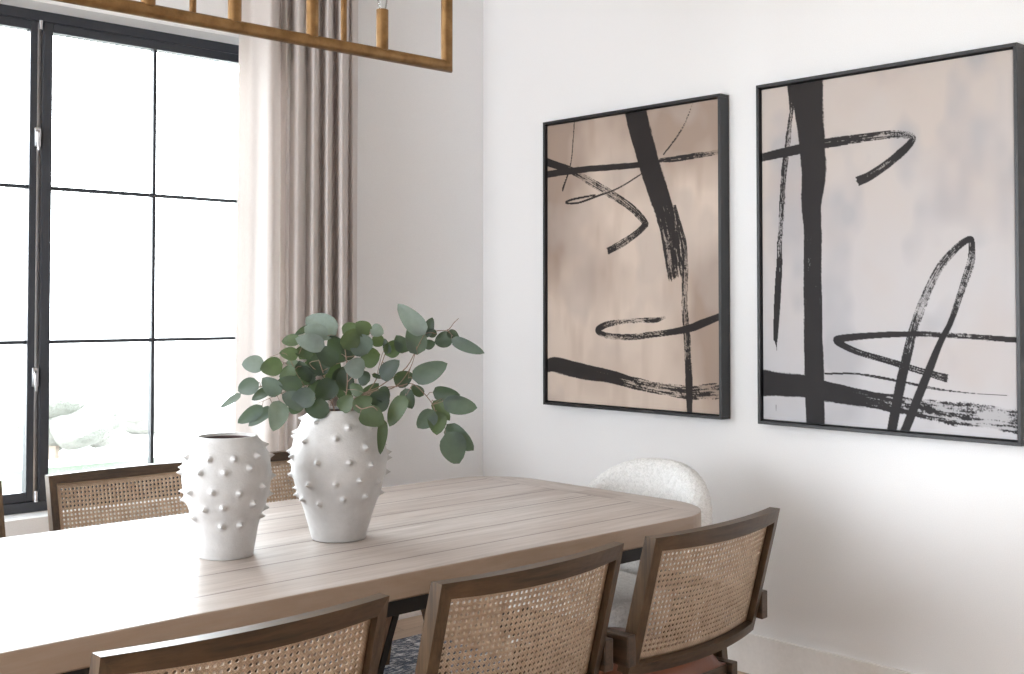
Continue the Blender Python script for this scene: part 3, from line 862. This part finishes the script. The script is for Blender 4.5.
# ------------------------------------------------------------------ paintings
S1=[[(0.524,-0.005,0.0973,0),(0.574,0.155,0.092,0),(0.623,0.291,0.0913,0),(0.678,0.425,0.0861,0.12),(0.705,0.513,0.0793,0.3),(0.721,0.599,0.0769,0.3),(0.742,0.692,0.0809,0.55)],[(0.735,0.418,0.0128,0.3),(0.762,0.515,0.0255,0.3),(0.783,0.601,0.0296,0.4),(0.782,0.756,0.0296,0.55),(0.787,0.862,0.0296,0.5),(0.794,0.946,0.0295,0.45),(0.798,1.02,0.0295,0.5),(0.802,1.093,0.0316,0.1),(0.804,1.166,0.0294,0),(0.805,1.229,0.0231,0)],[(-0.009,0.233,0.0334,0),(0.236,0.23,0.03,0),(0.538,0.238,0.0275,0.1),(0.651,0.231,0.0216,0.5),(0.761,0.231,0.0255,0.2),(0.944,0.224,0.0227,0.55)],[(-0.009,0.17,0.0358,0),(0.075,0.198,0.033,0),(0.157,0.225,0.0326,0.15),(0.236,0.265,0.0323,0.6),(0.39,0.345,0.0338,0.6),(0.508,0.414,0.0332,0.5),(0.58,0.476,0.0262,0.3),(0.573,0.493,0.0263,0.1),(0.537,0.518,0.0286,0.25),(0.449,0.561,0.0312,0.4),(0.377,0.587,0.0315,0.05)],[(0.566,0.275,0.0066,0.3),(0.435,0.326,0.0078,0.3),(0.314,0.351,0.0102,0.2),(0.204,0.372,0.0093,0.1),(0.129,0.367,0.0082,0.1),(0.172,0.355,0.0105,0.1),(0.306,0.345,0.0103,0.4)],[(0.181,0.015,0.0081,0.2),(0.173,0.102,0.0081,0.3),(0.157,0.206,0.0082,0.3),(0.108,0.313,0.0106,0.1)],[(0.831,0.012,0.0042,0.5),(0.775,0.112,0.0074,0.4),(0.679,0.209,0.0075,0.4)],[(0.683,0.864,0.0129,0.8),(0.634,0.876,0.0216,0.3),(0.535,0.878,0.022,0.6),(0.388,0.892,0.0269,0.35),(0.328,0.913,0.0294,0),(0.325,0.928,0.0272,0.1),(0.373,0.943,0.0292,0.5),(0.492,0.947,0.0287,0.4),(0.634,0.933,0.0259,0.35),(0.73,0.921,0.0277,0.05),(0.811,0.906,0.0315,0),(0.863,0.889,0.0334,0),(0.93,0.867,0.0289,0.1)],[(0.007,1.093,0.0356,0),(0.061,1.077,0.0706,0),(0.234,1.1,0.0711,0),(0.388,1.115,0.0605,0.15),(0.534,1.139,0.057,0.4),(0.675,1.152,0.0536,0.55),(0.809,1.159,0.0609,0.4),(0.938,1.147,0.0679,0.7)]]
S2=[[(0.208,0.008,0.1332,0),(0.222,0.163,0.1103,0),(0.236,0.333,0.1031,0),(0.226,0.456,0.083,0),(0.23,0.548,0.0736,0.05),(0.229,0.732,0.076,0.1),(0.23,0.916,0.0759,0),(0.233,1.099,0.0806,0),(0.236,1.247,0.0756,0)],[(0.147,0.019,0.0388,0),(0.147,0.074,0.0274,0.2),(0.144,0.119,0.0205,0.5),(0.13,0.21,0.0251,0.5),(0.113,0.323,0.0275,0.35),(0.099,0.494,0.0252,0.55),(0.092,0.592,0.0276,0.55),(0.09,0.654,0.0276,0.3),(0.082,0.767,0.0302,0),(0.071,0.918,0.0252,0),(0.071,0.941,0.0176,0),(0.073,0.975,0.0088,0.1),(0.073,1.044,0.0075,0.3),(0.067,1.244,0.0088,0.4)],[(0.0,0.27,0.0327,0),(0.143,0.257,0.0388,0),(0.285,0.245,0.04,0.1),(0.42,0.24,0.0347,0.3),(0.538,0.24,0.0319,0.45),(0.606,0.253,0.0252,0.6),(0.608,0.273,0.0252,0.2),(0.572,0.304,0.0317,0.1),(0.525,0.337,0.0319,0.3),(0.455,0.374,0.0345,0.15),(0.409,0.389,0.037,0.0)],[(0.527,1.249,0.0347,0),(0.562,1.083,0.0368,0.05),(0.594,0.956,0.0344,0.25),(0.606,0.91,0.032,0.5),(0.65,0.796,0.0318,0.65),(0.704,0.695,0.0292,0.55),(0.752,0.641,0.0245,0.4),(0.796,0.609,0.0221,0.1),(0.811,0.616,0.022,0.2),(0.806,0.687,0.0264,0.4),(0.767,0.797,0.0244,0.4),(0.738,0.875,0.0201,0.1),(0.702,0.942,0.0224,0.05),(0.653,1.056,0.0294,0),(0.573,1.245,0.0321,0)],[(0.943,0.926,0.0193,0),(0.851,0.921,0.0196,0.25),(0.737,0.915,0.0201,0.4),(0.619,0.913,0.0205,0.15),(0.469,0.92,0.0234,0),(0.351,0.932,0.0287,0),(0.326,0.944,0.0265,0),(0.403,0.978,0.0237,0.2),(0.531,1.009,0.0232,0.2),(0.653,1.039,0.0249,0.5),(0.724,1.055,0.029,0.15)],[(0.001,1.103,0.1068,0),(0.097,1.105,0.095,0.05),(0.191,1.107,0.0861,0),(0.268,1.119,0.0777,0.05),(0.428,1.137,0.066,0.1),(0.53,1.148,0.0671,0.4),(0.616,1.157,0.0706,0.5),(0.792,1.171,0.0881,0.68),(0.892,1.175,0.0907,0.75),(0.946,1.178,0.0897,0.55)],[(0.275,1.06,0.0097,0.1),(0.403,1.055,0.0095,0.2),(0.556,1.072,0.0115,0.3),(0.735,1.097,0.0089,0.4),(0.941,1.103,0.0064,0.5)]]
def vnoise(x, y, seed):
    rs = np.random.RandomState(seed); G = rs.rand(256, 256)
    xi = np.floor(x).astype(int); yi = np.floor(y).astype(int); fx = x-xi; fy = y-yi
    fx = fx*fx*(3-2*fx); fy = fy*fy*(3-2*fy)
    g = lambda a, b: G[a%256, b%256]
    return (g(xi,yi)*(1-fx)+g(xi+1,yi)*fx)*(1-fy)+(g(xi,yi+1)*(1-fx)+g(xi+1,yi+1)*fx)*fy
def fbm(x, y, seed, o=4):
    s = 0; a = .5
    for k in range(o): s = s+a*vnoise(x*2**k, y*2**k, seed+k); a /= 2
    return s/(1-.5**o)
PW, PH = .968, 1.254
def paint(which, strokes, kx, bgf):
    nx, ny = 430, 556
    X, Y = np.meshgrid(np.linspace(.018, PW-.018, nx), np.linspace(.018, PH-.018, ny))     # X right, Y down, metres
    rgb = bgf(X, Y)
    ink = np.zeros_like(X)
    for si, pts in enumerate(strokes):
        pts = list(pts); cut = [True, True]
        for end in (0, -1):                                     # strokes that reach the edge run on over it
            p, o_ = pts[end], pts[1 if end == 0 else -2]
            if p[0] < .045 or p[0] > PW-.045 or p[1] < .03 or p[1] > PH-.035:
                l = math.hypot(p[0]-o_[0], p[1]-o_[1]); e = (p[0]+(p[0]-o_[0])/l*.07, p[1]+(p[1]-o_[1])/l*.07, p[2], p[3])
                if end == 0: pts.insert(0, e)
                else: pts.append(e)
        q = np.array(catmull(pts, 9))
        best = np.full(X.shape, 9.); al = np.zeros_like(X); pe = np.zeros_like(X); dr = np.zeros_like(X); over = np.zeros_like(X)
        L = 0; nq = len(q)-1
        for k_, (a, b) in enumerate(zip(q, q[1:])):
            dx, dy = b[0]-a[0], b[1]-a[1]; l = math.hypot(dx, dy)
            if l < 1e-6: continue
            k = 1+(kx-1)*abs(dy)/l
            w0, w1 = max(.002, a[2])*k/2, max(.002, b[2])*k/2; wm = max(w0, w1)*1.35+.004
            sel = (slice(max(0, int((min(a[1],b[1])-wm)/PH*ny)), max(0, int((max(a[1],b[1])+wm)/PH*ny)+2)),
                   slice(max(0, int((min(a[0],b[0])-wm)/PW*nx)), max(0, int((max(a[0],b[0])+wm)/PW*nx)+2)))
            xs, ys = X[sel]-a[0], Y[sel]-a[1]
            if xs.size == 0: continue
            tr = (xs*dx+ys*dy)/l/l; t = np.clip(tr, 0, 1)
            ww = w0+(w1-w0)*t
            d = np.hypot(xs-dx*t, ys-dy*t)/ww
            sd = (xs*dy-ys*dx)/l/ww
            ov = np.zeros_like(d)
            if k_ == 0: ov = np.maximum(0, -tr*l/ww)
            if k_ == nq-1: ov = np.maximum(0, (tr-1)*l/ww)
            m = d < best[sel]
            for arr, val in ((best, d), (al, L+t*l), (pe, sd), (dr, a[3]+(b[3]-a[3])*t), (over, ov)):
                z_ = arr[sel]; z_[m] = val[m]; arr[sel] = z_
            L += l
        n1 = fbm(al*15+si*7, pe*7+40+si*3, 10+si, 3)            # bristle streaks
        n2 = fbm(X*240, Y*240, 50+si, 2)                        # canvas tooth
        n4 = fbm(X*60, Y*60, 90+si, 2)
        s = np.clip(((n1*.6+n2*.25+n4*.15)-.5)*2.3+.5, 0, 1)
        lim = 1-(.10+dr*.35)*(1-s)
        c = np.clip((lim-best)/.06, 0, 1)*np.where(over > .001, np.clip((.22+.6*(s-.5)-over)/.08, 0, 1), 1)
        c = c*np.clip((s-(dr*1.2-.36))/.30, 0, 1)
        c = np.maximum(c, np.clip((lim-best)/.1, 0, 1)*(over < .1)*np.clip(.45-dr*.35, 0, .4)*(dr > .05))
        ink = np.maximum(ink, c*(best < 1.2))
    n3 = fbm(X*5, Y*5, 77, 3)[..., None]
    dark = np.array(lin(36,33,34)[:3])*(1-n3*.5)+np.array(lin(28,27,30)[:3])*n3*.5
    rgb = rgb*(1-ink[..., None]*.97)+dark*ink[..., None]*.97
    return X, Y, rgb
def L3(*c): return np.array(lin(*c)[:3])
def bg1(X, Y):
    n = fbm(X*3.2+3, Y*2.2+1, 5, 4)[..., None]; m = fbm(X*14, Y*3, 6, 3)[..., None]; p = fbm(X*5+9, Y*4+2, 8, 3)[..., None]
    t = np.clip((1-np.abs((X/PW-.5))*1.4)[..., None]*.75+(Y/PH)[..., None]*.3+(n-.5)*2.8-.1, 0, 1)
    c = L3(160,142,130)*(1-t)+L3(207,191,178)*t
    t2 = np.clip((m-.52)*3.5, 0, 1)*.4; c = c*(1-t2)+L3(164,142,126)*t2
    t3 = np.clip((p-.54)*7, 0, 1)*.45; c = c*(1-t3)+L3(178,166,158)*t3
    return c
def bg2(X, Y):
    n = fbm(X*3+3, Y*2.4+1, 15, 4)[..., None]; m = fbm(X*6, Y*4, 16, 3)[..., None]; p = fbm(X*4+9, Y*4+2, 18, 3)[..., None]
    t = np.clip((Y/PH)[..., None]*1.1-.15+(n-.5)*.9, 0, 1)
    c = L3(194,184,178)*(1-t)+L3(190,190,195)*t
    t2 = np.clip((m-.52)*5, 0, 1)*.65; c = c*(1-t2)+L3(164,163,168)*t2
    t3 = np.clip((p-.56)*4, 0, 1)*.35; c = c*(1-t3)+L3(186,172,165)*t3
    return c
def painting(y_left, z_top, strokes, kx, bgf, label, sc_=1):
    t = empty('framed_painting', (XW, y_left-PW/2, z_top-PH/2))
    fw, gap = .012, .007; x0, x1 = 3.630-XW, -.003
    bm = bmesh.new(); hw, hh = PW/2, PH/2
    for a in ((x0,x1,-hw,hw,hh-fw,hh),(x0,x1,-hw,hw,-hh,-hh+fw),(x0,x1,-hw,-hw+fw,-hh+fw,hh-fw),(x0,x1,hw-fw,hw,-hh+fw,hh-fw)): box(bm, *a, bev=.001)
    box(bm, -.012, -.0035, -hw+fw, hw-fw, -hh+fw, hh-fw)
    fin('frame', bm, M['frame'], t)
    X, Y, rgb = paint(0, strokes, kx, bgf)
    ny, nx = X.shape; e = fw+gap
    # the canvas is stretched just inside the frame
    YY = hw-X; ZZ = hh-Y
    co = np.stack([np.full(X.shape, x0+.012), YY, ZZ], -1).reshape(-1, 3)
    # rim that runs back to the panel
    idx = np.arange(nx*ny).reshape(ny, nx)
    border = np.concatenate([idx[0,:], idx[1:,-1], idx[-1,-2::-1], idx[-2:0:-1,0]])
    back = co[border].copy(); back[:,0] = -.0125
    co = np.concatenate([co, back]); nb = len(border); o0 = nx*ny
    q = np.stack([idx[:-1,:-1], idx[1:,:-1], idx[1:,1:], idx[:-1,1:]], -1).reshape(-1, 4)
    k = np.arange(nb); k2 = (k+1)%nb
    q2 = np.stack([border[k], border[k2], o0+k2, o0+k], -1)
    q = np.concatenate([q, q2])
    me = bpy.data.meshes.new('canvas'); me.vertices.add(len(co)); me.vertices.foreach_set('co', co.ravel())
    me.loops.add(q.size); me.loops.foreach_set('vertex_index', q.ravel().astype(np.int32))
    me.polygons.add(len(q)); me.polygons.foreach_set('loop_start', np.arange(0, q.size, 4, dtype=np.int32))
    me.update(calc_edges=True); me.validate()
    at = me.color_attributes.new('paint', 'FLOAT_COLOR', 'POINT')
    c = np.concatenate([rgb.reshape(-1, 3), np.tile(L3(190,180,172), (nb, 1))])
    at.data.foreach_set('color', np.concatenate([c, np.ones((len(c), 1))], 1).ravel().astype(np.float32))
    me.materials.append(M['canvas'])
    link(bpy.data.objects.new('canvas', me), t)
    t.scale = (1, sc_, sc_)
    tag(t, label, 'painting', 'abstract paintings on the right wall')
painting(3.652, 2.207, S1, 1.27, bg1, 'black-framed abstract painting with black strokes on brown-beige ground, nearer the corner')
painting(2.516, 2.2085, S2, 1.08, bg2, 'black-framed abstract painting with a thick black upright on pale grey ground', 1.008)

# ------------------------------------------------------------------ chandelier
cy = 2.59; zb = 2.090; r = .0172
ch = empty('linear_chandelier', (1.363, cy, zb-.002))
x1 = 2.182-1.367; x0 = -x1; top = .62
fr = one_tube('frame', [(x0,0,.3),(x0,0,0),(x1,0,0),(x1,0,top),(x0,0,top),(x0,0,.3)], r, M['brass'], ch, 20)
for k in range(7):
    x = x1-.235-.2345*k*.985
    if x < x0+.1: break
    bm = bmesh.new(); tube(bm, [(x,0,.010),(x,0,.124),(x,0,.1255)], [.0172,.0172,.0150], 20)
    c = fin('candle_cup', bm, M['brass'], ch, True)
    bm = bmesh.new(); tube(bm, [(x,0,.1257),(x,0,.135),(x,0,.150),(x,0,.215),(x,0,.232),(x,0,.240)], [.010,.0125,.0145,.0145,.0105,.003], 16)
    fin('bulb', bm, M['bulb'] if 'bulb' in M else M['glass'], c, True)
    bm = bmesh.new(); tube(bm, [(x,0,.126),(x,0,.215)], .0012, 6); fin('filament', bm, M['chrome'], c, True)
for q in (-.447, 0.0, .447):
    one_tube('support_rod', [(q+.003,0,.012),(q+.003,0,top)], .0085, M['brass'], ch, 14)
for q in (-.447, .447): one_tube('hanging_rod', [(q+.003,0,top+.01),(q+.003,0,ZC-zb-.02)], .0075, M['brass'], ch, 12)
bm = bmesh.new(); box(bm, -.55, .55, -.05, .05, ZC-zb-.022, ZC-zb-.0005, .004); fin('ceiling_canopy', bm, M['brass'], ch)
tag(ch, 'rectangular aged brass linear chandelier hanging above the dining table', 'chandelier')

# ------------------------------------------------------------------ light
w = bpy.data.worlds.new('sky'); SC.world = w; w.use_nodes = True
nt = w.node_tree; nt.nodes.clear()
bg = nt.nodes.new('ShaderNodeBackground'); ow = nt.nodes.new('ShaderNodeOutputWorld'); nt.links.new(bg.outputs[0], ow.inputs[0])
bg.inputs['Color'].default_value = (.90, .95, 1.0, 1); bg.inputs['Strength'].default_value = SKY
def portal(loc, rot, sx, sy):
    l = bpy.data.lights.new('window_portal', 'AREA'); l.shape = 'RECTANGLE'; l.size = sx; l.size_y = sy; l.cycles.is_portal = True
    o_ = bpy.data.objects.new('window_portal', l); COL.objects.link(o_); o_.location = loc; o_.rotation_euler = rot
portal(((WX0+WX1)/2, 4.40, (WZ0+WZ1)/2), (radians(-90),0,0), WX1-WX0, WZ1-WZ0)
portal((-.975, 4.40, (WZ0+WZ1)/2), (radians(-90),0,0), 2.65, WZ1-WZ0)
portal((XL-.22, 2.3, 1.28), (0,radians(-90),0), 2.36, 2.4)

# ------------------------------------------------------------------ camera
cam = bpy.data.cameras.new('camera'); co_ = bpy.data.objects.new('camera', cam); COL.objects.link(co_)
cam.sensor_width = 36; cam.lens = 1159/1024*36
co_.location = (0, 0, 1.38); co_.rotation_euler = (radians(91.5), 0, radians(-43.3))
cam.shift_y = (308-1159*math.tan(radians(1.5))-337)/1024
cam.clip_start = .02; cam.clip_end = 300
SC.camera = co_
vs_ = SC.view_settings; vs_.view_transform = 'Standard'; vs_.look = 'None'; vs_.gamma = 1; vs_.exposure = EXPO
vs_.use_curve_mapping = False
SC.cycles.max_bounces = 14; SC.cycles.diffuse_bounces = 8; SC.cycles.transparent_max_bounces = 24; SC.cycles.glossy_bounces = 4
SC.cycles.sample_clamp_indirect = 8; SC.cycles.caustics_reflective = False; SC.cycles.caustics_refractive = False
SC.cycles.use_denoising = True
